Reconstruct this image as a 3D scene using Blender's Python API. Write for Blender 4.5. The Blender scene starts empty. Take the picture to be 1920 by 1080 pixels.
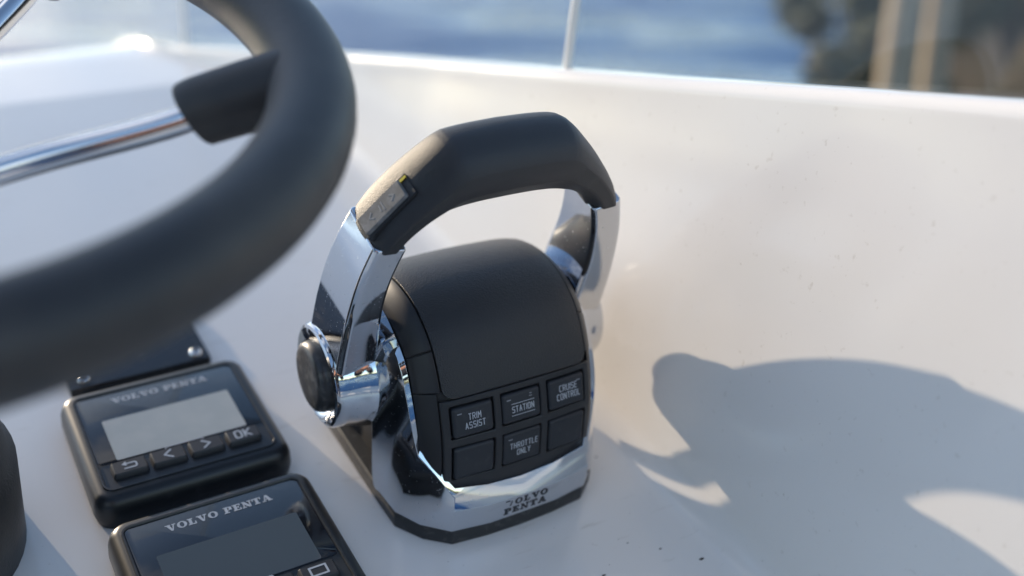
import bpy, bmesh, math, random
from mathutils import Matrix, Vector, noise
random.seed(7)
R = math.radians
K = 0.001                                   # everything on the helm is laid out in millimetres
scene = bpy.context.scene
col = scene.collection

# ------------------------------------------------------------------ frames
# helm frame: X to starboard, Y forward along the sloping dash, Z off the dash; DM turns it into the world (Z up, metres)
UP = Vector((0.074, 0.280, 0.957)).normalized()
FW = (Vector((0, 1, 0)) - UP * UP.y).normalized()
RT = FW.cross(UP).normalized()
DM = Matrix.Translation((0, 0, 1.5)) @ Matrix((RT, FW, UP)).to_4x4()
def W(x, y, z): return DM @ Vector((x * K, y * K, z * K))

# ------------------------------------------------------------------ camera
cx = Vector((0.86112, -0.50195, 0.08078)); cy = Vector((0.20948, 0.49508, 0.84322)); cz = -Vector((0.46324, 0.70919, -0.53147))
cam_d = bpy.data.cameras.new('camera'); cam = bpy.data.objects.new('camera', cam_d); col.objects.link(cam)
cam.matrix_world = DM @ Matrix.Translation(Vector((-52.6, -400.0, 375.3)) * K) @ Matrix((cx, cy, cz)).transposed().to_4x4()
cam_d.sensor_width = 36; cam_d.lens = 36 * 2050 / 1920
cam_d.clip_start = 0.02; cam_d.clip_end = 3000
cam_d.dof.use_dof = True; cam_d.dof.focus_distance = 0.475; cam_d.dof.aperture_fstop = 3.4; cam_d.dof.aperture_blades = 9
scene.camera = cam
scene.cycles.blur_glossy = 0.35

# ------------------------------------------------------------------ light
SUN = (DM.to_3x3() @ Vector((-0.25, 0.963, 0.085))).normalized()      # towards the sun
elev = math.asin(SUN.z); azim = math.atan2(SUN.x, SUN.y)
sd = bpy.data.lights.new('sun', 'SUN'); so = bpy.data.objects.new('sun', sd); col.objects.link(so)
sd.energy = 3.4; sd.angle = R(0.6); sd.color = (1.0, 0.81, 0.60)
so.rotation_euler = SUN.to_track_quat('Z', 'Y').to_euler(); so.location = (0, 0, 6)
world = bpy.data.worlds.new('World'); scene.world = world; world.use_nodes = True
wn = world.node_tree; wn.nodes.clear()
def nn(t, typ, **kw):
    n = t.nodes.new(typ)
    for k, v in kw.items():
        if k in n.inputs: n.inputs[k].default_value = v
        else: setattr(n, k, v)
    return n
sky = nn(wn, 'ShaderNodeTexSky', sky_type='NISHITA', sun_disc=False, sun_elevation=elev, sun_rotation=azim, air_density=1.0, dust_density=0.3, ozone_density=1.6)
tc = nn(wn, 'ShaderNodeTexCoord'); sp = nn(wn, 'ShaderNodeSeparateXYZ'); wn.links.new(tc.outputs['Generated'], sp.inputs[0])
zz = nn(wn, 'ShaderNodeMath', operation='MAXIMUM'); wn.links.new(sp.outputs[2], zz.inputs[0]); zz.inputs[1].default_value = 0.0
za = nn(wn, 'ShaderNodeMath', operation='ADD'); wn.links.new(zz.outputs[0], za.inputs[0]); za.inputs[1].default_value = 0.16
dv = nn(wn, 'ShaderNodeVectorMath', operation='DIVIDE'); cb = nn(wn, 'ShaderNodeCombineXYZ')
for i in range(3): wn.links.new(za.outputs[0], cb.inputs[i])
wn.links.new(tc.outputs['Generated'], dv.inputs[0]); wn.links.new(cb.outputs[0], dv.inputs[1])
cn = nn(wn, 'ShaderNodeTexNoise', Scale=1.1, Detail=6.0, Roughness=0.55); of = nn(wn, 'ShaderNodeVectorMath', operation='ADD'); of.inputs[1].default_value = (3.7, 1.9, 0.0); wn.links.new(dv.outputs[0], of.inputs[0]); wn.links.new(of.outputs[0], cn.inputs['Vector'])
cr = nn(wn, 'ShaderNodeMapRange'); cr.inputs[1].default_value = 0.57; cr.inputs[2].default_value = 0.71; wn.links.new(cn.outputs[0], cr.inputs[0])
cm = nn(wn, 'ShaderNodeMix', data_type='RGBA'); wn.links.new(cr.outputs[0], cm.inputs['Factor'])
wn.links.new(sky.outputs[0], cm.inputs['A']); cm.inputs['B'].default_value = (7.5, 7.3, 7.2, 1)
bg = nn(wn, 'ShaderNodeBackground', Strength=0.125); wn.links.new(cm.outputs['Result'], bg.inputs[0])
wo = nn(wn, 'ShaderNodeOutputWorld'); wn.links.new(bg.outputs[0], wo.inputs[0])
scene.view_settings.view_transform = 'Standard'; scene.view_settings.look = 'None'
scene.view_settings.exposure = 1.05; scene.view_settings.gamma = 1.0; scene.view_settings.use_curve_mapping = False

# ------------------------------------------------------------------ materials
def mat(name, color, rough=0.5, metal=0.0, spec=0.5, coat=0.0, bump=None, mottle=None, rough_var=None):
    """bump = (noise scale, strength, distance m); mottle = (scale, second colour, low, high); rough_var = (scale, rough2, low, high)"""
    m = bpy.data.materials.new(name); m.use_nodes = True; t = m.node_tree
    p = t.nodes['Principled BSDF']
    p.inputs['Base Color'].default_value = (*color, 1); p.inputs['Roughness'].default_value = rough
    p.inputs['Metallic'].default_value = metal; p.inputs['Specular IOR Level'].default_value = spec
    p.inputs['Coat Weight'].default_value = coat; p.inputs['Coat Roughness'].default_value = 0.05
    tcn = nn(t, 'ShaderNodeTexCoord')
    def mask(scale, lo, hi, detail=4.0):
        n = nn(t, 'ShaderNodeTexNoise', Scale=scale, Detail=detail); t.links.new(tcn.outputs['Object'], n.inputs['Vector'])
        r = nn(t, 'ShaderNodeMapRange'); r.inputs[1].default_value = lo; r.inputs[2].default_value = hi
        t.links.new(n.outputs[0], r.inputs[0]); return r.outputs[0]
    if mottle:
        k = nn(t, 'ShaderNodeMix', data_type='RGBA'); t.links.new(mask(mottle[0], mottle[2], mottle[3]), k.inputs['Factor'])
        k.inputs['A'].default_value = (*color, 1); k.inputs['B'].default_value = (*mottle[1], 1)
        t.links.new(k.outputs['Result'], p.inputs['Base Color'])
    if rough_var:
        k = nn(t, 'ShaderNodeMix', data_type='FLOAT'); t.links.new(mask(rough_var[0], rough_var[2], rough_var[3]), k.inputs['Factor'])
        k.inputs['A'].default_value = rough; k.inputs['B'].default_value = rough_var[1]
        t.links.new(k.outputs['Result'], p.inputs['Roughness'])
    if bump:
        n = nn(t, 'ShaderNodeTexNoise', Scale=bump[0], Detail=2.0); t.links.new(tcn.outputs['Object'], n.inputs['Vector'])
        b = nn(t, 'ShaderNodeBump', Strength=bump[1], Distance=bump[2]); t.links.new(n.outputs[0], b.inputs['Height'])
        t.links.new(b.outputs[0], p.inputs['Normal'])
    return m
def dusty(m, w, rough=0.5):
    p = m.node_tree.nodes['Principled BSDF']; p.inputs['Sheen Weight'].default_value = w; p.inputs['Sheen Roughness'].default_value = rough; return m
def voronoi_grain(m, scale, strength, dist):
    t = m.node_tree; p = t.nodes['Principled BSDF']; tcn = nn(t, 'ShaderNodeTexCoord')
    v = nn(t, 'ShaderNodeTexVoronoi', Scale=scale); t.links.new(tcn.outputs['Object'], v.inputs['Vector'])
    b = nn(t, 'ShaderNodeBump', Strength=strength, Distance=dist); t.links.new(v.outputs['Distance'], b.inputs['Height'])
    t.links.new(b.outputs[0], p.inputs['Normal']); return m
M = {}
M['gelcoat'] = mat('gelcoat', (0.82, 0.79, 0.755), 0.11, spec=0.5, bump=(9, 0.03, 0.002), mottle=(7, (0.79, 0.75, 0.705), 0.45, 0.9), rough_var=(18, 0.24, 0.4, 0.8))
def specks(m, scale, lo, hi, colr, amount, stretch=(1, 1, 1)):
    t = m.node_tree; p = t.nodes['Principled BSDF']; tcn = nn(t, 'ShaderNodeTexCoord'); mp = nn(t, 'ShaderNodeMapping'); mp.inputs['Scale'].default_value = stretch; mp.inputs['Rotation'].default_value = (0.3, 0.2, 0.7)
    n = nn(t, 'ShaderNodeTexNoise', Scale=scale, Detail=3.0); t.links.new(tcn.outputs['Object'], mp.inputs[0]); t.links.new(mp.outputs[0], n.inputs['Vector'])
    r = nn(t, 'ShaderNodeMapRange'); r.inputs[1].default_value = lo; r.inputs[2].default_value = hi; r.inputs[4].default_value = amount; t.links.new(n.outputs[0], r.inputs[0])
    k = nn(t, 'ShaderNodeMix', data_type='RGBA'); k.inputs['B'].default_value = (*colr, 1); t.links.new(r.outputs[0], k.inputs['Factor'])
    src = p.inputs['Base Color'].links[0].from_socket if p.inputs['Base Color'].links else None
    if src: t.links.new(src, k.inputs['A'])
    else: k.inputs['A'].default_value = p.inputs['Base Color'].default_value
    t.links.new(k.outputs['Result'], p.inputs['Base Color'])
specks(M['gelcoat'], 260, 0.72, 0.79, (0.45, 0.40, 0.34), 0.4); specks(M['gelcoat'], 40, 0.66, 0.78, (0.55, 0.50, 0.44), 0.45, (1, 6, 6)); specks(M['gelcoat'], 900, 0.74, 0.80, (0.3, 0.26, 0.2), 0.4)
M['chrome'] = mat('chrome', (0.60, 0.62, 0.655), 0.03, metal=1.0, rough_var=(700, 0.30, 0.63, 0.70), bump=(25, 0.03, 0.001))
M['steel'] = mat('polished_steel', (0.75, 0.76, 0.78), 0.08, metal=1.0)
M['grip'] = voronoi_grain(mat('soft_grip', (0.024, 0.024, 0.026), 0.50, spec=0.55), 2600, 0.45, 0.00025)
M['leather'] = voronoi_grain(mat('grained_plastic', (0.022, 0.022, 0.023), 0.46, spec=0.5), 1500, 0.5, 0.0004)
M['plastic'] = mat('satin_black_plastic', (0.018, 0.018, 0.020), 0.42, bump=(1800, 0.12, 0.0002))
M['panel'] = mat('matt_black_plastic', (0.014, 0.014, 0.016), 0.5, bump=(2200, 0.12, 0.0002))
M['button'] = mat('rubber_button', (0.018, 0.020, 0.025), 0.48, bump=(2500, 0.1, 0.0002), mottle=(220, (0.035, 0.036, 0.04), 0.56, 0.8))
M['gasket'] = mat('rubber_gasket', (0.022, 0.022, 0.024), 0.55, mottle=(300, (0.07, 0.068, 0.065), 0.56, 0.75))
M['wheel'] = mat('foam_grip', (0.026, 0.025, 0.025), 0.52, bump=(900, 0.4, 0.0005), mottle=(28, (0.050, 0.044, 0.038), 0.42, 0.72), rough_var=(14, 0.38, 0.5, 0.7))
M['housing'] = mat('display_housing', (0.013, 0.015, 0.018), 0.36, bump=(1600, 0.1, 0.0002), mottle=(150, (0.03, 0.032, 0.035), 0.58, 0.8))
M['glass_black'] = mat('black_glass', (0.008, 0.010, 0.014), 0.06, spec=0.6, rough_var=(200, 0.14, 0.5, 0.75))
M['lcd'] = mat('lcd', (0.47, 0.47, 0.43), 0.12, spec=0.5, mottle=(60, (0.53, 0.52, 0.47), 0.4, 0.7))
M['lcd_dark'] = mat('lcd_off', (0.075, 0.085, 0.085), 0.05, spec=0.6)
M['print'] = mat('white_print', (0.50, 0.52, 0.55), 0.5)
M['print_dim'] = mat('grey_print', (0.25, 0.26, 0.28), 0.5)
M['ink'] = mat('black_print', (0.02, 0.02, 0.025), 0.5)
M['rocker'] = mat('lit_grey_rocker', (0.13, 0.128, 0.125), 0.5, mottle=(250, (0.22, 0.215, 0.21), 0.45, 0.7)); M['rocker_mark'] = mat('worn_mark', (0.30, 0.30, 0.30), 0.5)  # rocker grey lightened: the light its face catches is in the colour
M['brass'] = mat('brass', (0.75, 0.50, 0.08), 0.25, metal=1.0)
M['cap'] = mat('worn_black_cap', (0.03, 0.03, 0.032), 0.32, spec=0.6, mottle=(160, (0.13, 0.125, 0.12), 0.50, 0.74), rough_var=(120, 0.5, 0.45, 0.7))
M['plate'] = mat('gloss_black_plate', (0.010, 0.011, 0.013), 0.16, rough_var=(150, 0.35, 0.55, 0.8))
for k_, w_ in (('grip', .05), ('leather', .06), ('wheel', .06), ('plastic', .04), ('housing', .03), ('gasket', .1)): dusty(M[k_], w_)
M['speck'] = mat('dirt', (0.06, 0.045, 0.03), 0.8)

# ------------------------------------------------------------------ helpers
def mesh_obj(name, bm, m, parent=None, smooth=35, matrix=None):
    bmesh.ops.recalc_face_normals(bm, faces=bm.faces[:])
    me = bpy.data.meshes.new(name); bm.to_mesh(me); bm.free()
    for p in me.polygons: p.use_smooth = True
    me.set_sharp_from_angle(angle=R(smooth))
    me.materials.append(m)
    o = bpy.data.objects.new(name, me); col.objects.link(o)
    if parent: o.parent = parent
    if matrix is not None: o.matrix_local = matrix
    return o
def bevel(o, w, seg=3, ang=30):
    b = o.modifiers.new('bevel', 'BEVEL'); b.width = w * K; b.segments = seg; b.limit_method = 'ANGLE'; b.angle_limit = R(ang)
    b.harden_normals = False
    return o
def tag(o, label=None, cat=None, group=None, kind=None):
    if label: o['label'] = label
    if cat: o['category'] = cat
    if group: o['group'] = group
    if kind: o['kind'] = kind
    return o
def thing(name, loc, label, cat, group=None, helm=True):
    o = bpy.data.objects.new(name, None); col.objects.link(o); o.empty_display_size = 0.02
    o.matrix_world = DM @ Matrix.Translation(Vector(loc) * K) if helm else Matrix.Translation(loc)
    return tag(o, label, cat, group)
def T(x, y, z): return Matrix.Translation((x * K, y * K, z * K))
def V(bm, p): return bm.verts.new((p[0] * K, p[1] * K, p[2] * K))
def loft(bm, rings, closed=True, caps=True):
    vs = [[V(bm, p) for p in r] for r in rings]; n = len(rings[0])
    for a, b in zip(vs, vs[1:]):
        for i in range(n if closed else n - 1):
            j = (i + 1) % n; bm.faces.new((a[i], a[j], b[j], b[i]))
    if caps and closed:
        bm.faces.new(vs[0][::-1]); bm.faces.new(vs[-1])
    return vs
def rrect(w, h, r, z, seg=6, cx=0, cy=0):
    r = max(0.01, min(r, w / 2 - .01, h / 2 - .01)); pts = []
    for qx, qy, a0 in ((1, 1, 0), (-1, 1, 90), (-1, -1, 180), (1, -1, 270)):
        for k in range(seg + 1):
            a = R(a0 + 90 * k / seg)
            pts.append((cx + qx * (w / 2 - r) + r * math.cos(a), cy + qy * (h / 2 - r) + r * math.sin(a), z))
    return pts
def slab(bm, w, h, r, levels, cx=0, cy=0, seg=6):
    """levels: (z, inset) from bottom to top"""
    loft(bm, [rrect(w - 2 * i, h - 2 * i, r - i, z, seg, cx, cy) for z, i in levels])
def lathe(bm, prof, axis='X', seg=48, c=(0, 0, 0)):
    rings = []
    for t, r in prof:
        ring = []
        for k in range(seg):
            a = 2 * math.pi * k / seg; u, v = r * math.cos(a), r * math.sin(a)
            ring.append({'X': (c[0] + t, c[1] + u, c[2] + v), 'Z': (c[0] + u, c[1] + v, c[2] + t)}[axis])
        rings.append(ring)
    loft(bm, rings)
def catmull(P, n):
    """smooth curve through points, n samples per span"""
    out = []
    for i in range(len(P) - 1):
        p0, p1, p2, p3 = P[max(i - 1, 0)], P[i], P[i + 1], P[min(i + 2, len(P) - 1)]
        for k in range(n):
            t = k / n
            out.append(tuple(0.5 * ((2 * b) + (-a + c) * t + (2 * a - 5 * b + 4 * c - d) * t * t + (-a + 3 * b - 3 * c + d) * t ** 3) for a, b, c, d in zip(p0, p1, p2, p3)))
    out.append(tuple(P[-1])); return out
def tube(bm, pts, rad, seg=20, flat=None):
    """round tube along pts (mm); rad a number or list"""
    rings = []; P = [Vector(p) for p in pts]; up = Vector((0.13, 0.2, 0.97))
    for i, p in enumerate(P):
        t = (P[min(i + 1, len(P) - 1)] - P[max(i - 1, 0)]).normalized()
        a = t.cross(up).normalized(); b = a.cross(t); r = rad[i] if isinstance(rad, (list, tuple)) else rad
        rings.append([tuple(p + r * (math.cos(2 * math.pi * k / seg) * a + math.sin(2 * math.pi * k / seg) * b)) for k in range(seg)])
    loft(bm, rings)

# ------------------------------------------------------------------ lettering
STROKES = {  # thin square-cornered capitals on a 4 x 6 grid
 'T': [[(0, 6), (4, 6)], [(2, 6), (2, 0)]],
 'R': [[(0, 0), (0, 6), (3, 6), (4, 5.2), (4, 3.8), (3, 3), (0, 3)], [(2, 3), (4, 0)]],
 'I': [[(0, 0), (0, 6)]],
 'M': [[(0, 0), (0, 6), (2.2, 2.6), (4.4, 6), (4.4, 0)]],
 'A': [[(0, 0), (2, 6), (4, 0)], [(0.7, 1.9), (3.3, 1.9)]],
 'S': [[(0, 0.6), (0.6, 0), (3.3, 0), (4, 0.7), (4, 2.4), (3.3, 3.1), (0.7, 3.1), (0, 3.8), (0, 5.3), (0.7, 6), (3.4, 6), (4, 5.4)]],
 'O': [[(0.8, 0), (3.2, 0), (4, 0.8), (4, 5.2), (3.2, 6), (0.8, 6), (0, 5.2), (0, 0.8), (0.8, 0)]],
 'N': [[(0, 0), (0, 6), (4, 0), (4, 6)]],
 'C': [[(4, 0.4), (3.2, 0), (0.8, 0), (0, 0.8), (0, 5.2), (0.8, 6), (3.2, 6), (4, 5.6)]],
 'U': [[(0, 6), (0, 0.8), (0.8, 0), (3.2, 0), (4, 0.8), (4, 6)]],
 'E': [[(3.6, 0), (0, 0), (0, 6), (3.6, 6)], [(0, 3.1), (3.2, 3.1)]],
 'L': [[(0, 6), (0, 0), (3.4, 0)]],
 'H': [[(0, 0), (0, 6)], [(4, 0), (4, 6)], [(0, 3.1), (4, 3.1)]],
 'Y': [[(0, 6), (2, 3), (4, 6)], [(2, 3), (2, 0)]],
 'K': [[(0, 0), (0, 6)], [(4, 6), (0.4, 3), (4, 0)]],
}
WID = {'I': 0.0, 'M': 4.4, 'E': 3.6, 'L': 3.4}
class Ink:
    """flat strokes and patches laid on a local XY plane, each a hair higher than the last"""
    def __init__(s): s.bm = bmesh.new(); s.h = 0.06
    def poly(s, pts):
        s.h += 0.0012; lo = [V(s.bm, (x, y, -0.02)) for x, y in pts]; hi = [V(s.bm, (x, y, s.h)) for x, y in pts]; n = len(pts)
        s.bm.faces.new(hi); s.bm.faces.new(lo[::-1])
        for i in range(n): s.bm.faces.new((lo[i], lo[(i + 1) % n], hi[(i + 1) % n], hi[i]))
    def line(s, pts, w):
        for i, (p, q) in enumerate(zip(pts, pts[1:])):
            d = Vector((q[0] - p[0], q[1] - p[1])); 
            if d.length < 1e-6: continue
            d.normalize(); e = Vector((-d.y, d.x)) * w / 2; x = d * w * 0.32
            s.poly([(p[0] - e.x - x.x, p[1] - e.y - x.y), (q[0] - e.x + x.x, q[1] - e.y + x.y), (q[0] + e.x + x.x, q[1] + e.y + x.y), (p[0] + e.x - x.x, p[1] + e.y - x.y)])
    def text(s, txt, x0, y0, h, w, gap=1.5, width=0.86):
        k = h / 6; tot = sum(WID.get(c, 4) * width + gap for c in txt) - gap; x = x0 - tot * k / 2
        for c in txt:
            for st in STROKES[c]: s.line([(x + a * k * width, y0 + b * k) for a, b in st], w)
            x += (WID.get(c, 4) * width + gap) * k
    def slab_serif(s, txt, x0, y0, h, width=1.0, gap=1.0, worn=False):
        k = h / 10; adv = {'V': 12, 'O': 11.5, 'L': 9.6, 'P': 10, 'E': 9.8, 'N': 12, 'T': 10.4, 'A': 12, ' ': 5}
        tot = sum(adv[c] + gap for c in txt) - gap; x = x0 - tot * k * width / 2
        for ci, c in enumerate(txt):
            f = lambda pts: s.poly([(x + a * k * width, y0 + b * k) for a, b in pts])
            bx = lambda a, b, c_, d: f([(a, b), (c_, b), (c_, d), (a, d)])
            if c == 'V':
                if worn and ci == 0:
                    bx(0, 8.6, 6.2, 10); f([(8.6, 8), (10.2, 8), (7.9, 0), (6.4, 0)])
                else:
                    bx(0, 8.7, 6.2, 10); bx(7.6, 8.7, 12, 10); f([(1.0, 9.8), (5.0, 9.8), (7.9, 0), (5.6, 0)]); f([(9.1, 9.8), (10.8, 9.8), (7.9, 0), (6.6, 0)])
            elif c == 'O':
                n = 20; o = [(5.75 + 5.7 * math.cos(2 * math.pi * i / n), 5 + 5.2 * math.sin(2 * math.pi * i / n)) for i in range(n)]
                q = [(5.75 + 2.5 * math.cos(2 * math.pi * i / n), 5 + 3.9 * math.sin(2 * math.pi * i / n)) for i in range(n)]
                for i in range(n): j = (i + 1) % n; f([o[i], o[j], q[j], q[i]])
            elif c == 'L': bx(1.4, 0, 4.8, 10); bx(0, 8.7, 6.2, 10); bx(0, 0, 9.4, 1.3); bx(7.9, 0, 9.4, 4.2)
            elif c == 'P':
                bx(1.4, 0, 4.8, 10); bx(0, 0, 6.2, 1.3); bx(0, 8.7, 6, 10); bx(4.5, 8.9, 7, 10); bx(4.5, 4, 7, 5.1); bx(6.6, 4.6, 9.8, 9.5)
            elif c == 'E':
                bx(1.4, 0, 4.8, 10); bx(0, 8.7, 9.2, 10); bx(0, 0, 9.6, 1.3); bx(8, 7, 9.2, 10); bx(8.3, 0, 9.6, 3.4); bx(4.5, 4.5, 7, 5.6); bx(6.2, 3.6, 7.2, 6.5)
            elif c == 'N':
                bx(1.6, 0, 3.1, 10); bx(0, 0, 4.8, 1.3); bx(9, 0, 10.6, 10); bx(7.4, 8.7, 12, 10); f([(0, 10), (4.2, 10), (10.6, 0), (7.6, 0)])
            elif c == 'T': bx(3.5, 0, 6.9, 10); bx(2, 0, 8.4, 1.3); bx(0, 8.7, 10.4, 10); bx(0, 6.6, 1.3, 10); bx(9.1, 6.6, 10.4, 10)
            elif c == 'A':
                f([(4.4, 10), (7.4, 10), (11, 0.4), (7.4, 0.4)]); f([(4.6, 10), (5.9, 10), (2.7, 0.4), (1.3, 0.4)]); bx(0, 0, 4.4, 1.3); bx(6.4, 0, 12, 1.3); bx(3, 2.9, 7.6, 4)
            x += (adv[c] + gap) * k * width
    def done(s, name, m, parent, matrix): return mesh_obj(name, s.bm, m, parent, 20, matrix)

# ------------------------------------------------------------------ dashboard moulding (dash, side wall, rim, console top)
DASH_END = 500.0
def interp(x, P):
    if x <= P[0][0]: return P[0][1]
    for (a, b), (c, d) in zip(P, P[1:]):
        if x <= c: return b + (d - b) * (x - a) / (c - a)
    return P[-1][1]
def height_z(h, x, y): return (h - UP.x * x - UP.y * y) / UP.z          # helm z of a world height (mm over the helm origin)
RIM_X = [(-500, 304), (-184, 298), (-110, 296), (-12, 291), (115, 284), (230, 277), (351, 264), (450, 246), (520, 226), (640, 190)]
RIM_H = [(-500, 201), (-184, 199), (-110, 196.5), (-12, 193), (115, 189.5), (351, 184), (450, 181), (640, 176)]
def floor_z(y):
    """dash plane, a rounded break at its top edge, then the level console top; rolled down at the aft edge"""
    if y > DASH_END:
        d = y - DASH_END
        if d <= 150: return -0.125 * d
        return -18.75 - 0.30 * (d - 150) - 0.0006 * (d - 150) ** 2
    if y < -200: return -0.0016 * (y + 200) ** 2
    return 0.0
def section(y):
    zf = floor_z(y); xr = interp(y, RIM_X); zr = height_z(interp(y, RIM_H), xr, y)
    foot = min(256, xr - 9)
    H = max(zr - zf, 12); r = min(17, H * 0.5); lean = (xr - foot) / H
    pts = [(x, y, zf) for x in (-900, -500, -250, -100, 0, 60, 120, 170, 200)]
    x0 = foot - r * 0.9
    pts.append((x0 - 4, y, zf))
    for k in range(1, 9):                                         # fillet
        a = R(90 * k / 8); pts.append((x0 + r * math.sin(a), y, zf + r * (1 - math.cos(a))))
    bx_, bz = pts[-1][0], pts[-1][2]
    for k in range(1, 7):
        t = k / 7; pts.append((bx_ + (xr - bx_) * t, y, bz + (zr - 7 - bz) * t))
    for k in range(0, 7):                                         # rim nose
        a = R(90 * k / 6); pts.append((xr + 7 * (1 - math.cos(a)), y, zr - 7 + 7 * math.sin(a)))
    pts += [(xr + 16, y, zr - 0.5), (xr + 34, y, zr - 6), (xr + 80, y, zr - 26), (xr + 300, y, zr - 140)]
    return pts
ys = [-640 + 20 * i for i in range(20)] + [-240 + 12 * i for i in range(61)] + [DASH_END - 7, DASH_END - 3.5, DASH_END - 1, DASH_END + 1.5, DASH_END + 5, DASH_END + 10, DASH_END + 30, DASH_END + 44, DASH_END + 48, DASH_END + 51, DASH_END + 54, DASH_END + 57, DASH_END + 60, DASH_END + 64, DASH_END + 80, DASH_END + 110, DASH_END + 150, DASH_END + 220, DASH_END + 300]
ys = sorted(set(round(y, 2) for y in ys)); ys = [y for y in ys if not (DASH_END - 6 < y < DASH_END - 4)]
bm = bmesh.new(); loft(bm, [section(y) for y in ys], closed=False, caps=False)
dash = mesh_obj('dashboard', bm, M['gelcoat'], smooth=60, matrix=DM); tag(dash, 'white glossy gelcoat dash with side wall rising to the windshield rim', None, None, 'structure')

# ------------------------------------------------------------------ windshield
ws = thing('windshield', (262, 200, height_z(193, 262, 200)), 'clear boat windshield standing on the white rim behind the throttle', 'windshield')
def glass_mat(name, haze):
    m = bpy.data.materials.new(name); m.use_nodes = True; t = m.node_tree; t.nodes.clear()
    tr = nn(t, 'ShaderNodeBsdfTransparent', Color=(0.975, 0.98, 0.975, 1)); gl = nn(t, 'ShaderNodeBsdfGlossy', Roughness=0.02, Color=(1, 1, 1, 1))
    lw = nn(t, 'ShaderNodeLayerWeight', Blend=0.5); pw = nn(t, 'ShaderNodeMath', operation='POWER'); pw.inputs[1].default_value = 5.0; t.links.new(lw.outputs['Facing'], pw.inputs[0])
    fr = nn(t, 'ShaderNodeMath', operation='MULTIPLY_ADD'); fr.inputs[1].default_value = 0.9; fr.inputs[2].default_value = 0.035; t.links.new(pw.outputs[0], fr.inputs[0]); mx = nn(t, 'ShaderNodeMixShader')
    t.links.new(fr.outputs[0], mx.inputs[0]); t.links.new(tr.outputs[0], mx.inputs[1]); t.links.new(gl.outputs[0], mx.inputs[2])
    tl = nn(t, 'ShaderNodeBsdfTranslucent', Color=(0.9, 0.9, 0.88, 1)); m2 = nn(t, 'ShaderNodeMixShader')
    n = nn(t, 'ShaderNodeTexNoise', Scale=9.0, Detail=5.0); tcn = nn(t, 'ShaderNodeTexCoord'); t.links.new(tcn.outputs['Object'], n.inputs['Vector'])
    mr = nn(t, 'ShaderNodeMapRange'); mr.inputs[1].default_value = 0.3; mr.inputs[2].default_value = 0.75; mr.inputs[3].default_value = haze * 0.5; mr.inputs[4].default_value = haze * 1.6
    t.links.new(n.outputs[0], mr.inputs[0]); t.links.new(mr.outputs[0], m2.inputs[0])
    t.links.new(mx.outputs[0], m2.inputs[1]); t.links.new(tl.outputs[0], m2.inputs[2])
    o = nn(t, 'ShaderNodeOutputMaterial'); t.links.new(m2.outputs[0], o.inputs[0]); return m
M['glass'] = glass_mat('acrylic_glass', 0.006); M['glass_hazy'] = glass_mat('salt_hazed_glass', 0.07)
wl = Vector((262, 200, height_z(193, 262, 200)))
def rim_pt(y, dx=14): 
    x = interp(y, RIM_X); return Vector((x + dx, y, height_z(interp(y, RIM_H), x, y) - 1))
def pane(name, base, height, lean, m, thick=5):
    """base: list of helm points along the rim; the pane rises along UP and leans by vector"""
    bm = bmesh.new(); rings = []
    for p in base:
        a = p - wl; top = a + UP * height + lean
        n = Vector((1, 0.3, 0)).normalized() * thick
        rings.append([tuple(a), tuple(top), tuple(top + n), tuple(a + n)])
    loft(bm, rings); return mesh_obj(name, bm, m, ws, 40)
LEAN = Vector((-30, -130, 0))
side_base = [rim_pt(y) for y in (-620, -400, -200, 0, 99)]
mid_base = [rim_pt(y) for y in (104, 200, 300, 400, 520)] + [Vector((215, 610, height_z(176, 215, 610)))]
front_base = [Vector((x, y, height_z(h, x, y))) for x, y, h in ((209, 617, 176), (150, 690, 172), (60, 745, 170), (-60, 790, 170), (-250, 820, 170), (-600, 830, 170))]
pane('pane', side_base, 420, LEAN, M['glass']); pane('pane', mid_base, 420, LEAN, M['glass'])
tag(pane('pane', front_base, 420, Vector((-20, -120, 0)), M['glass_hazy']), 'front pane dulled by salt haze')
M['seam'] = mat('pane_sealant', (0.80, 0.79, 0.75), 0.3)
for a, b, ln in ((side_base[-1], mid_base[0], LEAN), (mid_base[-1], front_base[0], LEAN)):
    bm = bmesh.new(); p = (a + b) / 2 - wl
    tube(bm, [tuple(p + UP * t + ln * t / 420) for t in (0, 140, 280, 420)], 2.6, 10)
    mesh_obj('joint_strip', bm, M['seam'], ws, 60)

# ------------------------------------------------------------------ throttle control
TX, TY = 171.0, -20.0
th = thing('throttle_control', (TX, TY, 0), 'black and chrome single-lever boat throttle with six push buttons, on the dash', 'throttle')
def L(x, y, z): return (x, y - TY, z)                              # helm y -> throttle y (x already from the centre line)
# foot gasket
def mirror(P): return P + [(-x, y, z) for x, y, z in P[::-1] if abs(x) > 1e-6]
def plan(z, g=0.0):
    half = [(0, -84.5 - g), (-18, -84 - g), (-36, -82 - g), (-47, -73 - g * .8), (-54.5 - g, -60 - g * .4), (-55 - g, -40), (-55 - g, 0), (-55 - g, 28), (-48 - g, 41 + g), (-30, 46 + g), (0, 47 + g)]
    pts = [L(x, y, z) for x, y in half]; return pts + [(-x, y, zz_) for x, y, zz_ in pts[1:-1]][::-1]
bm = bmesh.new(); loft(bm, [plan(0.0, 0.8), plan(7.0, 0.8), plan(8.6, 0.0)]); bevel(mesh_obj('base_gasket', bm, M['gasket'], th, 50), 0.6, 2)
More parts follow.
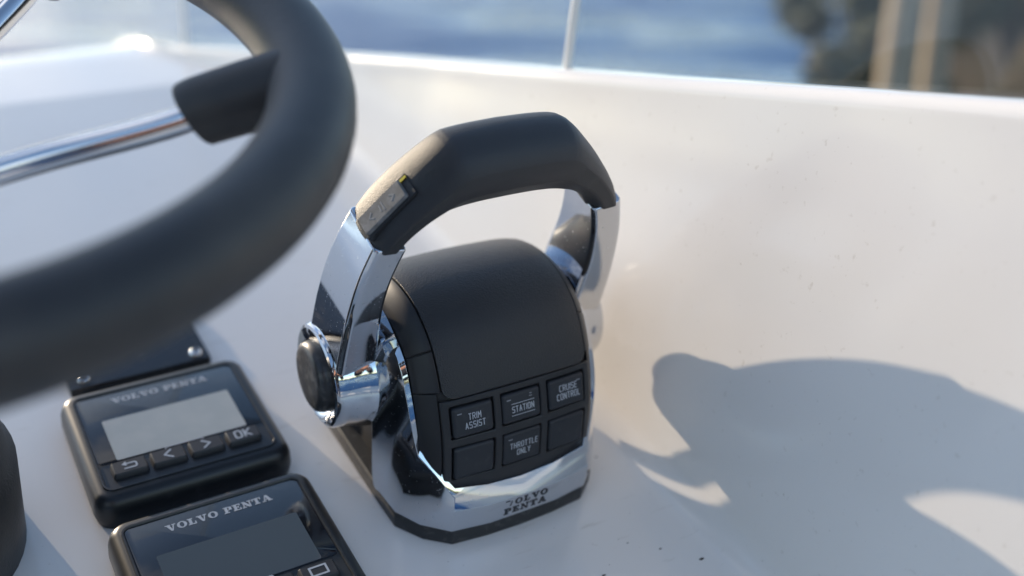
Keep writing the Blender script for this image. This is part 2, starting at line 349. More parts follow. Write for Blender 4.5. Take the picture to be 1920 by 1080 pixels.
# body: one crowned profile, offset inwards towards the sides
PROF = catmull([(-81, 6), (-80, 22), (-79.6, 37), (-77.7, 55), (-73, 71.5), (-66.5, 86), (-58.5, 97.5), (-48.5, 105.3), (-36, 110.2), (-22, 111.6), (-8, 109.6), (6, 104), (18, 94.5), (28, 81), (35, 62), (39, 38), (42, 6)], 12)
PL = [0.0]
for a, b in zip(PROF, PROF[1:]): PL.append(PL[-1] + math.hypot(b[0] - a[0], b[1] - a[1]))
def prof(s):
    s = min(max(s, 0), PL[-1]); lo, hi = 0, len(PL) - 1
    while hi - lo > 1:
        mid = (lo + hi) // 2
        if PL[mid] <= s: lo = mid
        else: hi = mid
    t = (s - PL[lo]) / max(PL[hi] - PL[lo], 1e-9); a, b = PROF[lo], PROF[hi]
    ty, tz = b[0] - a[0], b[1] - a[1]; l = math.hypot(ty, tz)
    a0, b0 = PROF[max(lo - 3, 0)], PROF[min(hi + 3, len(PROF) - 1)]; ny, nz = -(b0[1] - a0[1]), (b0[0] - a0[0]); n = math.hypot(ny, nz)
    return a[0] + ty * t, a[1] + tz * t, ny / n, nz / n
def s_at_z(z):                                                     # front side only
    for i in range(len(PROF) - 1):
        if PROF[i][1] <= z <= PROF[i + 1][1]: return PL[i] + (PL[i + 1] - PL[i]) * (z - PROF[i][1]) / max(PROF[i + 1][1] - PROF[i][1], 1e-9)
    return 0
def crown(x):
    x = abs(x)
    if x < 26: return 0.0009 * x * x
    if x < 38: return 0.61 + 0.012 * (x - 26) ** 2
    return 2.3 + 0.40 * (x - 38) + 0.085 * (x - 38) ** 2
def body_pt(x, s, off=0.0):
    y, z, ny, nz = prof(s); d = off - crown(x); return L(x, y + ny * d, z + nz * d)
def patch(name, xs_fn, s0, s1, ns, m, off, thick, parent=th, skip=None, ss=None, bev=0.5):
    """a panel wrapped on the body between s0 and s1; xs_fn(s) gives its columns"""
    bm = bmesh.new(); ss = ss or [s0 + (s1 - s0) * i / ns for i in range(ns + 1)]
    g = [[V(bm, body_pt(x, s, off)) for x in xs_fn(s)] for s in ss]; gl = [[V(bm, body_pt(x, s, off - thick)) for x in xs_fn(s)] for s in ss]
    nx = len(g[0]); keep = {}
    for i in range(len(ss) - 1):
        for j in range(nx - 1):
            if not (skip and skip(i, j)): keep[(i, j)] = 1
    for (i, j) in keep:
        bm.faces.new((g[i][j], g[i][j + 1], g[i + 1][j + 1], g[i + 1][j])); bm.faces.new((gl[i][j], gl[i + 1][j], gl[i + 1][j + 1], gl[i][j + 1]))
        for di, dj, a, b in ((-1, 0, (i, j), (i, j + 1)), (1, 0, (i + 1, j + 1), (i + 1, j)), (0, -1, (i + 1, j), (i, j)), (0, 1, (i, j + 1), (i + 1, j + 1))):
            if (i + di, j + dj) not in keep:
                bm.faces.new((g[a[0]][a[1]], gl[a[0]][a[1]], gl[b[0]][b[1]], g[b[0]][b[1]]))
    bmesh.ops.delete(bm, geom=[v for v in bm.verts if not v.link_faces], context='VERTS')
    o = mesh_obj(name, bm, m, parent, 40)
    if bev: bevel(o, bev, 2, 50)
    return o
bm = bmesh.new(); XS = [-47, -45, -42, -40, -38, -34, -28, -20, -10, 0, 10, 20, 28, 34, 38, 40, 42, 45, 47]
SS = [PL[-1] * i / 70 for i in range(71)]
g = [[V(bm, body_pt(x, s, -2.6)) for x in XS] for s in SS]
for a, b in zip(g, g[1:]):
    for j in range(len(XS) - 1): bm.faces.new((a[j], a[j + 1], b[j + 1], b[j]))
bm.faces.new([r[0] for r in g]); bm.faces.new([r[-1] for r in g][::-1])
mesh_obj('body_core', bm, M['panel'], th, 45)
S_CAP = s_at_z(76.6); S_TOP = PL[-1] * 0.80
def cap_xs(s):
    r = 5.5; d = s - S_CAP; w = 37.6 if d >= r else 37.6 - r + math.sqrt(max(r * r - (r - d) ** 2, 0))
    return [w * t for t in (-1, -.9, -.75, -.5, -.25, 0, .25, .5, .75, .9, 1)]
sc_ = [S_CAP + 5.5 * (1 - math.cos(R(90 * k / 7))) for k in range(8)] + [S_CAP + 5.5 + (S_TOP - S_CAP - 5.5) * k / 50 for k in range(1, 51)]
patch('grained_cap', cap_xs, 0, 0, 0, M['leather'], 0.25, 2.4, ss=sc_, bev=0.7)
S_SPLIT = s_at_z(97); S_LOW = s_at_z(80)
for sg in (-1, 1):
    band = lambda s, sg=sg: sorted([sg * v for v in (38.2, 39.5, 41, 43, 45, 46.6)])
    patch('side_band', band, S_SPLIT + 0.25, S_TOP, 40, M['plastic'], 0.0, 2.2)
    patch('side_band', band, S_LOW + 0.25, S_SPLIT - 0.25, 12, M['plastic'], 0.0, 2.2)
    low = lambda s, sg=sg: sorted([sg * v for v in (39.6, 41, 43, 45, 46.6)])
    patch('side_panel', low, s_at_z(28), S_LOW - 0.2, 16, M['panel'], -0.9, 1.6)
# button surround with six wells
BX = [-39.2, -35.6, -14.0, -10.3, 10.3, 14.0, 35.6, 39.2]
bz = [24, 35.6, 53.6, 57.6, 73.2, 76.0]; bs = []
for a, b, n in zip(bz, bz[1:], (4, 8, 2, 7, 2)): bs += [s_at_z(a + (b - a) * k / n) for k in range(n)]
bs.append(s_at_z(76.0))
rows = lambda i: (4 <= i < 12) or (14 <= i < 21)
patch('button_surround', lambda s: BX, 0, 0, 0, M['plastic'], 0.0, 2.5, ss=bs, skip=lambda i, j: rows(i) and j in (1, 3, 5), bev=0.6)
def local(x, z, off=0.0):
    y, z_, ny, nz = prof(s_at_z(z)); c = Vector(L(x, y, z_)) + Vector((0, ny, nz)) * (off - crown(x))
    tilt = (crown(x + 1) - crown(x - 1)) / 2
    n = Vector((tilt, ny, nz)).normalized(); ex = Vector((1, 0, 0)); ex = (ex - n * ex.dot(n)).normalized(); ey = n.cross(ex)
    m4 = Matrix((ex, ey, n)).transposed().to_4x4(); m4.translation = c * K; return m4
for (x, z, h, words, lab) in ((-24.8, 65.4, 14.6, ('TRIM', 'ASSIST'), 'TRIM ASSIST'), (0, 65.4, 14.6, ('STATION',), 'STATION'), (24.8, 65.4, 14.6, ('CRUISE', 'CONTROL'), 'CRUISE CONTROL'),
                              (-24.8, 44.6, 17.0, (), 'blank'), (0, 44.6, 17.0, ('THROTTLE', 'ONLY'), 'THROTTLE ONLY'), (24.8, 44.6, 17.0, (), 'blank')):
    bm = bmesh.new(); slab(bm, 20.2, h, 1.6, ((-2.4, 0), (-0.5, 0.1), (0.25, 0.7), (0.45, 1.6)), seg=4)
    b = mesh_obj('button', bm, M['button'], th, 40, local(x, z, -0.2))
    tag(b, 'push button lettered ' + lab if words else 'blank push button without lettering')
    if words:
        ink = Ink(); mt = T(0, 0, 0.46)
        yo = {'TRIM ASSIST': -3.6, 'STATION': -3.2, 'CRUISE CONTROL': -3.2, 'THROTTLE ONLY': -4.0}[lab]
        xo = 0.8
        if len(words) == 2: ink.text(words[0], xo, yo + 4.1, 2.9, 0.34, 1.55, 0.62); ink.text(words[1], xo, yo, 2.9, 0.34, 1.55, 0.62)
        else:
            ink.text(words[0], 0.6, yo + 1.0, 2.8, 0.34, 1.55, 0.62); ink.line([(-5.4, yo - 0.5), (6.6, yo - 0.5)], 0.26); ink.line([(-5.4, yo + 5.2), (6.6, yo + 5.2)], 0.26)
        ink.done('lettering', M['print'], b, mt)
        ink = Ink(); sx = 1 if lab == 'CRUISE CONTROL' else -1
        ink.line([(sx * 6.6 - 0.9, h / 2 - 3.0), (sx * 6.6 + 0.9, h / 2 - 3.0)], 0.55)
        if lab == 'STATION': ink.line([(4.2, h / 2 - 3.4), (5.4, h / 2 - 3.4)], 0.4); ink.line([(4.4, h / 2 - 2.2), (5.4, h / 2 - 2.2)], 0.4)
        ink.done('indicator_mark', M['print_dim'], b, mt)
# chrome collar: inner lip I, ridge RG, outer edge OE
I_ = [(0, -80.6, 27.6), (-18, -80.6, 29), (-35, -79.9, 32.6), (-41, -72.5, 41), (-46.6, -66, 48.5), (-47, -62.5, 61), (-47.2, -57, 74), (-47.3, -49.5, 87), (-47.2, -39, 94), (-46.8, -25, 99), (-46.6, -10, 99.4), (-46.8, 5, 94), (-47, 19, 79), (-47.5, 32, 55), (-48, 39, 10)]
B_ = [(0, -83.8, 24.2), (-18, -83.7, 25.2), (-35.8, -82.0, 28.4), (-42.3, -74.2, 38.6), (-47.8, -67.2, 46.4), (-49.4, -63.2, 59), (-49.7, -57.3, 72.5), (-49.8, -49.5, 85), (-49.7, -38.5, 91.5), (-49.4, -24.5, 97), (-49.2, -9.5, 97.4), (-49.3, 5, 91.8), (-49.5, 18.5, 77), (-50, 31, 54), (-50.5, 38, 10)]
G_ = [(0, -86.2, 20.8), (-18, -86.1, 21.0), (-36.8, -83.8, 22), (-46, -74, 22.5), (-52, -63.5, 25), (-52.6, -56, 42), (-52.6, -51, 60), (-52.5, -47, 77), (-52.3, -38, 87.5), (-52, -24, 94), (-51.8, -9, 94.8), (-51.9, 4, 89.5), (-52, 17, 75), (-52.5, 29, 53), (-53, 36, 10)]
O_ = [(0, -85.6, 8.7), (-18, -85.5, 8.7), (-36.8, -82.8, 8.7), (-48, -72.5, 8.7), (-54.8, -60, 8.7), (-55.8, -46, 8.7), (-56, -37, 9.5), (-56, -35, 38), (-56, -32, 64), (-55.6, -20, 84), (-55.4, -8, 88), (-55.6, 2, 84), (-56, 14, 74), (-56, 25, 48), (-56, 31, 10)]
def smooth_tail(P, k=4): return P[:k] + catmull(P[k:], 6)
I2, B2, G2, O2 = smooth_tail(I_), smooth_tail(B_), smooth_tail(G_), smooth_tail(O_)
bm = bmesh.new(); rings = []
full = lambda P: [(-x, y, z) for x, y, z in P[:0:-1]] + P
for i, bb, r, o in zip(full(I2), full(B2), full(G2), full(O2)):
    cxn = 0 if abs(i[0]) < 30 else math.copysign(1, i[0])
    ib = (i[0] * 0.97, i[1] + 3.0, i[2] - 1.5); ob = (o[0] * 0.965, o[1] + 2.5, o[2] + 0.0)
    rings.append([L(*ib), L(*i), L(*bb), L(*r), L(*o), L(*ob)])
loft(bm, rings); bevel(mesh_obj('chrome_collar', bm, M['chrome'], th, 26), 0.7, 3, 22)
# worn maker's lettering on the front of the collar
n = Vector((0, -1, -0.05)).normalized(); ex = Vector((1, 0, 0)); ey = n.cross(ex)
m4 = Matrix((ex, ey, n)).transposed().to_4x4(); m4.translation = Vector(L(1.0, -85.95, 15.0)) * K
ink = Ink(); ink.slab_serif('VOLVO', 0.3, 0.8, 3.7, 1.0, 1.6, worn=True); ink.slab_serif('PENTA', 0.0, -4.2, 3.7, 1.05, 1.6)
ink.done('lettering', M['ink'], th, m4)
# lever: hubs, arms, grip
PIV = Vector(L(0, -10, 60)); TILT = R(15.4)
ax = Vector((0, -math.sin(TILT), math.cos(TILT))); bx_ = Vector((0, -math.cos(TILT), -math.sin(TILT)))
def lv(x, s, b): p = PIV + Vector((x, 0, 0)) + ax * s + bx_ * b; return tuple(p)
def arm_ring(sg, xo, so_, xi, si, hb, c=1.8):
    # chamfered rectangle: outer face, front, inner face, back
    pts = []
    for t, b in ((0, hb - c), (0.12, hb), (0.92, hb), (1, hb - c), (1, -hb + c), (0.92, -hb), (0.12, -hb), (0, -hb + c)):
        pts.append(lv(sg * (xo + (xi - xo) * t), so_ + (si - so_) * t, b))
    return pts
for sg in (-1, 1):
    bm = bmesh.new()
    st = catmull([(72, -2, 52, -2, 17.5), (72, 18, 52, 18, 17.5), (71.5, 38, 53, 38, 17), (70, 57, 53.5, 57, 16.2), (67, 76, 51.2, 74.5, 15.2), (62, 93.2, 46.5, 90.2, 14.3)], 6)
    loft(bm, [arm_ring(sg, *q) for q in st])
    a = bevel(mesh_obj('lever_arm', bm, M['chrome'], th, 26), 0.9, 3, 22)
    bm = bmesh.new(); c = (0, PIV.y, PIV.z)
    lathe(bm, [(sg * t, r) for t, r in ((46, 26), (49, 29), (52, 29.6), (55, 29.2), (59, 28.0), (63, 26.8), (67, 26.0), (71.5, 25.7), (73.1, 24.8), (73.7, 23.4), (72.7, 21.0), (70, 18.6), (68.5, 18.3), (68.5, 3))], 'X', 64, c)
    h = mesh_obj('hub', bm, M['chrome'], th, 30)
    bm = bmesh.new()
    lathe(bm, [(sg * t, r) for t, r in ((68.7, 17.6), (74.0, 17.4), (76.5, 16.6), (77.7, 15.0), (78.2, 12.5), (78.5, 6), (78.6, 0.4))], 'X', 56, c)
    mesh_obj('hub_cap', bm, M['cap'], h, 40)
GRIP = [(63, 91.7, 46.5, 88.7, 15.4), (57.5, 101.7, 41.5, 95.7, 15.8), (47.5, 114.7, 35, 100.2, 16), (38, 125.2, 28, 102.5, 16), (32.5, 130.6, 24, 103.4, 16), (29.5, 132.8, 21.5, 103.8, 16), (26, 134.1, 19, 104.1, 16), (16, 135.2, 12, 104.6, 16), (0, 135.8, 0, 104.8, 16)]
def grip_ring(sg, xo, so_, xi, si, hb):
    pts = []
    for t, b in ((0, hb * .10), (0.022, hb * .34), (0.07, hb * .58), (0.13, hb * .76), (0.26, hb * .97), (0.30, hb), (0.64, hb * .97), (0.67, hb * .94), (0.975, hb * .56), (1, hb * .50)):
        pts.append((t, b))
    pts = pts + [(t, -b) for t, b in pts[::-1]]
    return [lv(sg * (xo + (xi - xo) * t), so_ + (si - so_) * t, b) for t, b in pts]
gs = catmull(GRIP, 4)
rings = [grip_ring(-1, *q) for q in gs] + [grip_ring(1, *q) for q in gs[-2::-1]]
bm = bmesh.new(); loft(bm, rings); grip = bevel(mesh_obj('grip', bm, M['grip'], th, 28), 0.8, 3, 34)
# trim rocker set into the sloping left face of the grip
o0, o1 = Vector(lv(-57.5, 101.7, 0)), Vector(lv(-41, 122.2, 0)); ey = (o1 - o0).normalized(); n = ey.cross(bx_).normalized()
if n.x > 0: n = -n
ex = ey.cross(n); m4 = Matrix((ex, ey, n)).transposed().to_4x4(); cen = Vector(lv(-53.8, 106.4, 3.0)) ; m4.translation = cen * K
bm = bmesh.new(); slab(bm, 12.4, 29, 1.2, ((-3, 0), (0.35, 0), (0.6, 0.3)), seg=4); bz_ = mesh_obj('rocker_bezel', bm, M['panel'], grip, 40, m4)
bm = bmesh.new(); slab(bm, 10.0, 24.4, 1.0, ((-2, 0), (1.7, 0.1), (2.3, 0.6)), seg=4, cy=-1.2); rk = mesh_obj('rocker_switch', bm, M['rocker'], grip, 40, m4)
ink = Ink()
for yy, d in ((5.2, 1), (-7.4, -1)): ink.line([(-1.6, yy - d * 1.0), (0, yy + d * 1.0), (1.6, yy - d * 1.0)], 0.5)
ink.line([(-2.2, -0.4), (2.2, -0.4)], 0.5); ink.line([(-1.6, -2.0), (1.6, -2.0)], 0.5)
ink.done('rocker_marks', M['rocker_mark'], grip, m4 @ T(0, 0, 2.31))
bm = bmesh.new(); slab(bm, 1.6, 4.2, 0.3, ((0, 0), (1.2, 0.1)), cx=-3.6, cy=12.4, seg=2); mesh_obj('brass_contact', bm, M['brass'], grip, 40, m4)

# ------------------------------------------------------------------ display gauges
def gauge(y0, label, full):
    t = thing('display_gauge', (40, y0 + 36, 0), label, 'display', 'engine displays beside the throttle')
    bm = bmesh.new(); slab(bm, 95, 89, 10, ((0, 1.5), (5, 0.2), (11, 0.6), (14.2, 1.6), (16.2, 3.4), (17, 5.6)), cy=0, seg=8)
    bm2 = None; h = mesh_obj('housing', bm, M['housing'], t, 40)
    bm = bmesh.new()                                                # raised lip round the recess
    o_ = rrect(82.6, 74.4, 5, 17.0, 8, 0, 0.4); o2 = rrect(82.2, 74.0, 5, 17.8, 8, 0, 0.4); i2 = rrect(80.4, 72.2, 4.2, 17.8, 8, 0, 0.4); i_ = rrect(79.6, 71.4, 4, 17.1, 8, 0, 0.4)
    loft(bm, [o_, o2, i2, i_], caps=False); mesh_obj('bezel_lip', bm, M['housing'], t, 50)
    bm = bmesh.new(); slab(bm, 79.4, 53.4, 3, ((16.0, 0), (17.25, 0), (17.4, 0.3)), cy=9.3, seg=6); gl = mesh_obj('glass', bm, M['glass_black'], t, 40)
    bm = bmesh.new(); slab(bm, 79.4, 17.0, 3, ((16.0, 0), (17.1, 0.1)), cy=-26.6, seg=6); mesh_obj('button_strip', bm, M['housing'], t, 40)
    bm = bmesh.new(); slab(bm, 63, 31.5, 1.0, ((17.3, 0), (17.46, 0.1)), cx=0.3, cy=-1.2, seg=3); mesh_obj('screen', bm, M['lcd'] if full else M['lcd_dark'], gl, 40)
    ink = Ink(); ink.slab_serif('VOLVO PENTA', 1.0, 26.4, 4.0, 0.96, 1.0); ink.done('lettering', M['print'], gl, T(0, 0, 17.41))
    for k in range(4):
        x = -27.2 + 18.1 * k
        bm = bmesh.new(); slab(bm, 16.6, 10.4, 1.6, ((16.6, 0), (19.0, 0.4), (19.9, 1.2)), cx=x, cy=-25.0, seg=4); b = mesh_obj('button', bm, M['button'], t, 40)
        ink = Ink(); c = -25.0
        if full:
            if k == 0: ink.line([(x - 2.4, c - 1.9), (x + 2.6, c - 1.9), (x + 3.2, c - 1.2), (x + 3.2, c + 0.6), (x + 2.6, c + 1.3), (x - 1.6, c + 1.3)], 0.8); ink.poly([(x - 3.4, c + 1.3), (x - 1.2, c - 0.3), (x - 1.2, c + 2.9)])
            if k == 1: ink.line([(x + 1.6, c + 2.7), (x - 1.8, c), (x + 1.6, c - 2.7)], 0.9)
            if k == 2: ink.line([(x - 1.6, c + 2.7), (x + 1.8, c), (x - 1.6, c - 2.7)], 0.9)
            if k == 3: ink.text('OK', x, c - 2.6, 5.2, 0.85, 1.8)
        else:
            if k == 3: ink.line([(x - 3.6, c - 2.4), (x + 3.6, c - 2.4), (x + 3.6, c + 2.4), (x - 3.6, c + 2.4), (x - 3.6, c - 2.4)], 0.9)
            else: ink.line([(x - 1.8, c), (x + 1.8, c)], 0.9)
        ink.done('symbol', M['print'], b, T(0, 0, 19.91))
    ink = Ink(); ink.line([(-9.0, -18.4), (-8.2, -17.0), (9.0, -17.0), (9.8, -18.4)], 0.5); ink.done('bracket_mark', M['print'], gl, T(0, 0, 17.47))
    return t
gauge(0, 'upper black engine display with pale screen and OK button, nearest the steering wheel', True)
gauge(-99, 'lower black engine display with dark reflecting screen, cut by the bottom picture edge', False)

# ------------------------------------------------------------------ black screwed plate behind the upper display
pt = thing('switch_plate', (40, 135, 0), 'glossy black plate held by socket screws, partly under the steering wheel', 'plate')
bm = bmesh.new(); slab(bm, 75, 76, 1.2, ((0, 0), (4.6, 0), (5.2, 0.5)), cy=1, seg=3); mesh_obj('plate', bm, M['plate'], pt, 40)
for x, y in ((-29.5, -30.5), (30.5, -31), (-29.5, 32), (30.5, 32)):
    bm = bmesh.new(); lathe(bm, [(5.1, 3.6), (6.4, 3.5), (7.5, 2.9), (8.0, 1.9), (6.2, 1.6), (6.0, 0.1)], 'Z', 24, (x, y, 0)); sc = mesh_obj('screw', bm, M['steel'], pt, 40)
    bm = bmesh.new(); lathe(bm, [(6.3, 1.5), (6.5, 0.1)], 'Z', 6, (x, y, 0)); mesh_obj('socket', bm, M['ink'], sc, 40)

# ------------------------------------------------------------------ steering wheel
WC = (-77.0, -7.0, 0.0)
sw = thing('steering_wheel', WC, 'black padded steering wheel with polished steel spokes, blurred in the foreground', 'steering wheel')
WN = Vector((0.066, -0.102, 0.993)).normalized(); WU = Vector((0, 1, 0)).cross(WN).normalized(); WV = WN.cross(WU)
CEN = Vector((0, 0, 238.9))
def wpt(a, r, d=0): return CEN + (WU * math.cos(a) + WV * math.sin(a)) * r + WN * d
bm = bmesh.new(); rings = []
for i in range(120):
    a = 2 * math.pi * i / 120; ring = []
    for k in range(24):
        b = 2 * math.pi * k / 24; ring.append(tuple(wpt(a, 165 + 15.4 * math.cos(b), 15.4 * math.sin(b))))
    rings.append(ring)
rings.append(rings[0]); loft(bm, rings, caps=False); bmesh.ops.remove_doubles(bm, verts=bm.verts[:], dist=1e-6); mesh_obj('rim', bm, M['wheel'], sw, 60)
HZ = -60.0
for q in range(5):
    a = R((-15, 44, 119, 191, 263)[q])
    P = [wpt(a, 20, HZ), wpt(a, 70, HZ + 22), wpt(a, 118, HZ + 40), wpt(a, 150, -4)]
    pts = [tuple(p) for p in catmull([tuple(p) for p in P], 8)]
    bm = bmesh.new(); tube(bm, pts, 5.1, 18); rod = mesh_obj('spoke', bm, M['steel'], sw, 50)
    bm = bmesh.new(); sl = [tuple(p) for p in catmull([tuple(wpt(a, 125, HZ + 43.5)), tuple(wpt(a, 129, HZ + 46)), tuple(wpt(a, 143, -8)), tuple(wpt(a, 160, -1))], 8)]
    tube(bm, sl, [9.6, 11.2, 11.9] + [12.2 + 0.05 * i for i in range(len(sl) - 3)], 20); mesh_obj('spoke_sleeve', bm, M['wheel'], rod, 50)
bm = bmesh.new(); rr = []
for d, r in ((-HZ * -1 - 22, 46), (HZ - 12, 48), (HZ + 2, 42), (HZ + 10, 30), (HZ + 12, 4)): rr.append([tuple(wpt(2 * math.pi * k / 40, r, d)) for k in range(40)])
loft(bm, rr); mesh_obj('hub', bm, M['wheel'], sw, 40)
bm = bmesh.new(); rr = []
base = CEN - WN * 238.9
for d, r in ((-238, 58), (-190, 57), (-186, 54), (-150, 48), (HZ - 20, 40)): rr.append([tuple(wpt(2 * math.pi * k / 48, r, d)) for k in range(48)])
loft(bm, rr); mesh_obj('column', bm, M['wheel'], sw, 40)

# ------------------------------------------------------------------ beyond the windshield: water, shore, quay
M['water'] = mat('lake_water', (0.02, 0.085, 0.22), 0.06, spec=0.2, rough_var=(0.10, 0.6, 0.40, 0.55))  # blue of the mirrored sky partly put into the base colour
t = M['water'].node_tree; tcn = nn(t, 'ShaderNodeTexCoord')
n1 = nn(t, 'ShaderNodeTexNoise', Scale=0.9, Detail=4.0); n2 = nn(t, 'ShaderNodeTexNoise', Scale=0.12, Detail=2.0)
t.links.new(tcn.outputs['Object'], n1.inputs['Vector']); t.links.new(tcn.outputs['Object'], n2.inputs['Vector'])
ad = nn(t, 'ShaderNodeMath', operation='MULTIPLY_ADD'); ad.inputs[1].default_value = 2.5; t.links.new(n2.outputs[0], ad.inputs[0]); t.links.new(n1.outputs[0], ad.inputs[2])
bp = nn(t, 'ShaderNodeBump', Strength=1.0, Distance=0.35); t.links.new(ad.outputs[0], bp.inputs['Height']); t.links.new(bp.outputs[0], t.nodes['Principled BSDF'].inputs['Normal'])
bm = bmesh.new(); bmesh.ops.create_circle(bm, cap_ends=True, segments=64, radius=1500); wt = mesh_obj('water', bm, M['water'], smooth=60); wt['kind'] = 'structure'
M['shore'] = mat('far_shore', (0.030, 0.042, 0.020), 0.9, mottle=(0.05, (0.10, 0.085, 0.03), 0.45, 0.65))
bm = bmesh.new(); rows_ = []
for i in range(181):
    a = 2 * math.pi * i / 180; r = 240 + 60 * noise.noise((math.cos(a) * 2, math.sin(a) * 2, 0)); h = 7 + 4 * noise.noise((math.cos(a) * 30, math.sin(a) * 30, 3)) + 4 * noise.noise((math.cos(a) * 5, math.sin(a) * 5, 9))
    rows_.append([(r * math.cos(a), r * math.sin(a), -0.3), ((r + 2) * math.cos(a), (r + 2) * math.sin(a), max(h, 2) * 0.8), ((r + 12) * math.cos(a), (r + 12) * math.sin(a), max(h, 2)), ((r + 60) * math.cos(a), (r + 60) * math.sin(a), max(h, 2) * 0.9), ((r + 90) * math.cos(a), (r + 90) * math.sin(a), -0.3)])
vs = [[bm.verts.new(p) for p in r_] for r_ in rows_]
for a_, b_ in zip(vs, vs[1:]):
    for j in range(4): bm.faces.new((a_[j], a_[j + 1], b_[j + 1], b_[j]))
sh = mesh_obj('shore', bm, M['shore'], smooth=20); sh['kind'] = 'structure'
# quay bank to starboard, its bushes and the mooring posts
M['bank'] = mat('quay_bank', (0.10, 0.075, 0.045), 0.95, mottle=(1.5, (0.05, 0.055, 0.03), 0.45, 0.6))
bm = bmesh.new(); rows_ = []
for i in range(25):
    a = R(49 + 2.2 * i); ring = []
    for k in range(10):
        r = 9.5 + 1.1 * k; ring.append((r * math.sin(a), r * math.cos(a) - 0.5, -0.4 + 0.36 * k + 0.25 * noise.noise((i * .5, k * .6, 1))))
    rows_.append(ring)
vs = [[bm.verts.new(p) for p in r_] for r_ in rows_]
for a_, b_ in zip(vs, vs[1:]):
    for j in range(9): bm.faces.new((a_[j], a_[j + 1], b_[j + 1], b_[j]))
bk = mesh_obj('quay_bank', bm, M['bank'], smooth=60); bk['kind'] = 'structure'
M['wood'] = mat('weathered_wood', (0.36, 0.29, 0.20), 0.8, mottle=(12, (0.22, 0.17, 0.12), 0.45, 0.7))
for (x, y, top, rad, lab) in ((4.62, 3.36, 2.75, 0.085, 'thicker pale wooden mooring post beyond the windshield'), (4.95, 3.40, 2.6, 0.070, 'thinner pale wooden mooring post right of the thicker one')):
    p = thing('mooring_post', (x, y, -0.3), lab, 'post', 'mooring posts at the quay', helm=False)
    bm = bmesh.new(); tube(bm, [(30 * noise.noise((q, x, 0)), 30 * noise.noise((q, y, 5)), q * 1000 * (top + .3) / 6) for q in range(7)], [rad * 1000 * (1.08 - 0.02 * q) for q in range(7)], 16); mesh_obj('shaft', bm, M['wood'], p, 50)
    bm = bmesh.new(); lathe(bm, [(-30, rad * 1050), (10, rad * 1050), (40, rad * 600), (46, 5)], 'Z', 16, (0, 0, (top + .3) * 1000)); mesh_obj('post_cap', bm, M['steel'], p, 40)
M['leaf'] = mat('bush_leaf', (0.045, 0.060, 0.020), 0.6, mottle=(3, (0.07, 0.065, 0.02), 0.45, 0.65)); M['bark'] = mat('bark', (0.09, 0.07, 0.05), 0.9)
def bush(x, y, z, rad, hgt, lab, seed, nleaf=5000):
    rnd = random.Random(seed); p = thing('bush', (x, y, z), lab, 'bush', 'bushes on the quay bank', helm=False)
    bm = bmesh.new()
    for i in range(9):
        a = rnd.uniform(0, 6.28); d = rad * rnd.uniform(.3, .9); st = [(0, 0, 0), (d * .3 * math.cos(a) * 1000, d * .3 * math.sin(a) * 1000, hgt * 400), (d * math.cos(a) * 1000, d * math.sin(a) * 1000, hgt * rnd.uniform(.7, .95) * 1000)]
        tube(bm, st, [22, 14, 6], 6)
    mesh_obj('stems', bm, M['bark'], p, 60)
    bm = bmesh.new(); cl = [(rnd.gauss(0, rad * .5), rnd.gauss(0, rad * .5), hgt * rnd.uniform(.25, .95), rnd.uniform(.18, .4) * rad) for _ in range(22)]
    for i in range(nleaf):
        c = rnd.choice(cl); d = Vector((rnd.gauss(0, 1), rnd.gauss(0, 1), rnd.gauss(0, 1))).normalized() * c[3] * rnd.uniform(.5, 1.1)
        o = Vector(c[:3]) + d; u = Vector((rnd.gauss(0, 1), rnd.gauss(0, 1), rnd.gauss(0, .6))).normalized(); v = u.orthogonal().normalized(); l = rnd.uniform(.05, .10)
        q = [o - u * l, o + v * l * .5, o + u * l, o - v * l * .5]; bm.faces.new([bm.verts.new(k_) for k_ in q])
    mesh_obj('crown', bm, M['leaf'], p, 60)
bush(6.45, 5.25, 0.0, 0.62, 2.7, 'dark green bush left of the mooring posts', 3, 4500)
bush(9.2, 5.9, 0.9, 1.3, 2.0, 'olive bush on the bank right of the mooring posts', 4, 8000)
bush(10.6, 5.2, 1.2, 1.2, 1.7, 'bush on the bank at the right picture edge', 5, 7000)

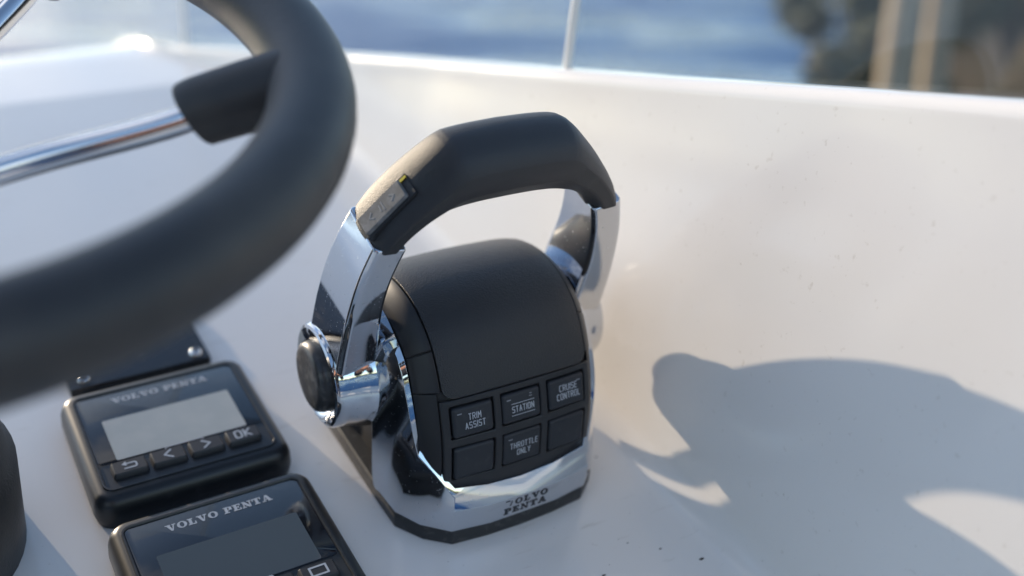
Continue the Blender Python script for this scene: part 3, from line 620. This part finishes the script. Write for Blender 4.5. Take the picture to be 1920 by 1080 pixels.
# ------------------------------------------------------------------ the photographer, standing on the cockpit sole behind the camera (mirrored in the chrome)
bm = bmesh.new(); bmesh.ops.create_grid(bm, x_segments=1, y_segments=1, size=1)
for v in bm.verts: v.co = Vector((-0.25 + v.co.x * 1.0, -1.55 + v.co.y * 1.05, 0.45))
sole = mesh_obj('cockpit_sole', bm, mat('sole_gelcoat', (0.62, 0.61, 0.58), 0.6, bump=(300, 0.2, 0.001))); sole['kind'] = 'structure'
def person():
    d = Vector((0.52, 0.854, 0)); r = Vector((0.854, -0.52, 0)); u = Vector((0, 0, 1)); c = Vector((-0.081, -0.488, 0))
    P = lambda f, s, z: c + d * f + r * s + u * z
    V_, E_, RAD = [], [], []
    def add(p, rad, link=None):
        V_.append(p); RAD.append(rad)
        if link is not None: E_.append((link, len(V_) - 1))
        return len(V_) - 1
    pel = add(P(-.46, 0, 1.40), (.165, .12)); wai = add(P(-.46, 0, 1.55), (.15, .115), pel); che = add(P(-.45, 0, 1.76), (.175, .125), wai); nk0 = add(P(-.45, 0, 1.92), (.09, .075), che)
    nk = add(P(-.43, 0, 1.98), (.058, .058), nk0); hd = add(P(-.40, 0, 2.06), (.075, .088), nk); hd2 = add(P(-.39, 0, 2.14), (.078, .095), hd); add(P(-.40, 0, 2.20), (.05, .06), hd2)
    add(P(-.29, 0, 2.075), (.014, .018), hd)
    for s in (-1, 1):
        hip = add(P(-.46, s * .09, 1.34), (.10, .10), pel); kn = add(P(-.44, s * .11, .95), (.065, .065), hip); an = add(P(-.47, s * .12, .55), (.045, .05), kn); hl = add(P(-.47, s * .12, .49), (.045, .04), an); add(P(-.31, s * .14, .48), (.04, .03), hl)
        sh_ = add(P(-.45, s * .19, 1.88), (.075, .075), che); el = add(P(-.34, s * .25, 1.62), (.052, .052), sh_); wr = add(P(-.13, s * .13, 1.68), (.032, .028), el); pa = add(P(-.075, s * .095, 1.71), (.036, .020), wr)
        for k in range(4):
            b = add(P(-.045 + .004 * k, s * (.082 - .004 * k), 1.745 - .020 * k), (.0095, .0095), pa); m_ = add(P(-.040, s * .055, 1.752 - .020 * k), (.009, .009), b); add(P(-.050, s * .034, 1.750 - .019 * k), (.008, .008), m_)
        tb = add(P(-.085, s * .070, 1.74), (.011, .011), pa); add(P(-.080, s * .040, 1.765), (.009, .009), tb)
    me = bpy.data.meshes.new('person'); me.from_pydata(V_, E_, []); o = bpy.data.objects.new('person', me); col.objects.link(o)
    sk = o.modifiers.new('skin', 'SKIN')
    for i, sv in enumerate(me.skin_vertices[0].data): sv.radius = RAD[i]; sv.use_root = (i == 0)
    ss_ = o.modifiers.new('sub', 'SUBSURF'); ss_.levels = ss_.render_levels = 2
    bpy.context.view_layer.update(); dg = bpy.context.evaluated_depsgraph_get(); m2 = bpy.data.meshes.new_from_object(o.evaluated_get(dg)); o.modifiers.clear(); o.data = m2
    jacket = mat('dark_jacket', (0.012, 0.014, 0.022), 0.8); skin = mat('skin', (0.52, 0.26, 0.17), 0.5); jeans = mat('blue_jeans', (0.025, 0.04, 0.085), 0.85); hair = mat('brown_hair', (0.05, 0.03, 0.018), 0.7); shoe = mat('white_shoe', (0.5, 0.5, 0.5), 0.6)
    m2.materials.clear()
    for k in (jacket, skin, jeans, hair, shoe): m2.materials.append(k)
    for p in m2.polygons:
        q = p.center; f = (q - c).dot(d); p.use_smooth = True
        p.material_index = 0
        if f > -.135 and q.z > 1.5: p.material_index = 1
        elif q.z > 1.975: p.material_index = 3 if (q.z > 2.135 or f < -.44) else 1
        elif q.z < .535: p.material_index = 4
        elif q.z < 1.36: p.material_index = 2
    tag(o, 'photographer in dark jacket and jeans, seen only as a reflection in the chrome', 'person')
person()

# ------------------------------------------------------------------ crumbs of dirt on the dash
bm = bmesh.new(); rnd = random.Random(11)
spots = [(TX + 52, -128, 2.0), (TX + 66, -142, 3.4), (TX + 18, -130, 2.6), (TX - 2, -146, 1.6), (TX + 40, -118, 1.2), (TX + 30, -150, 1.4), (TX + 61, -60, 1.8)] + [(rnd.uniform(100, 235), rnd.uniform(-190, 60), rnd.uniform(0.25, 0.8)) for _ in range(70)]
for x, y, l in spots:
    a = rnd.uniform(0, 3.14); w_ = l * rnd.uniform(.10, .22); ring = [(x + math.cos(a + t_) * l * .5 * (1 if i % 2 else .8), y + math.sin(a + t_) * w_) for i, t_ in enumerate([0, 1.05, 2.1, 3.14, 4.2, 5.2])]
    loft(bm, [[(px, py, 0.02) for px, py in ring], [(x + (px - x) * .7, y + (py - y) * .7, 0.12 + .08 * l) for px, py in ring]])
db = mesh_obj('dirt_crumbs', bm, M['speck'], smooth=40, matrix=DM); tag(db, 'small dark crumbs of dirt scattered on the white dash', None, None, 'stuff')
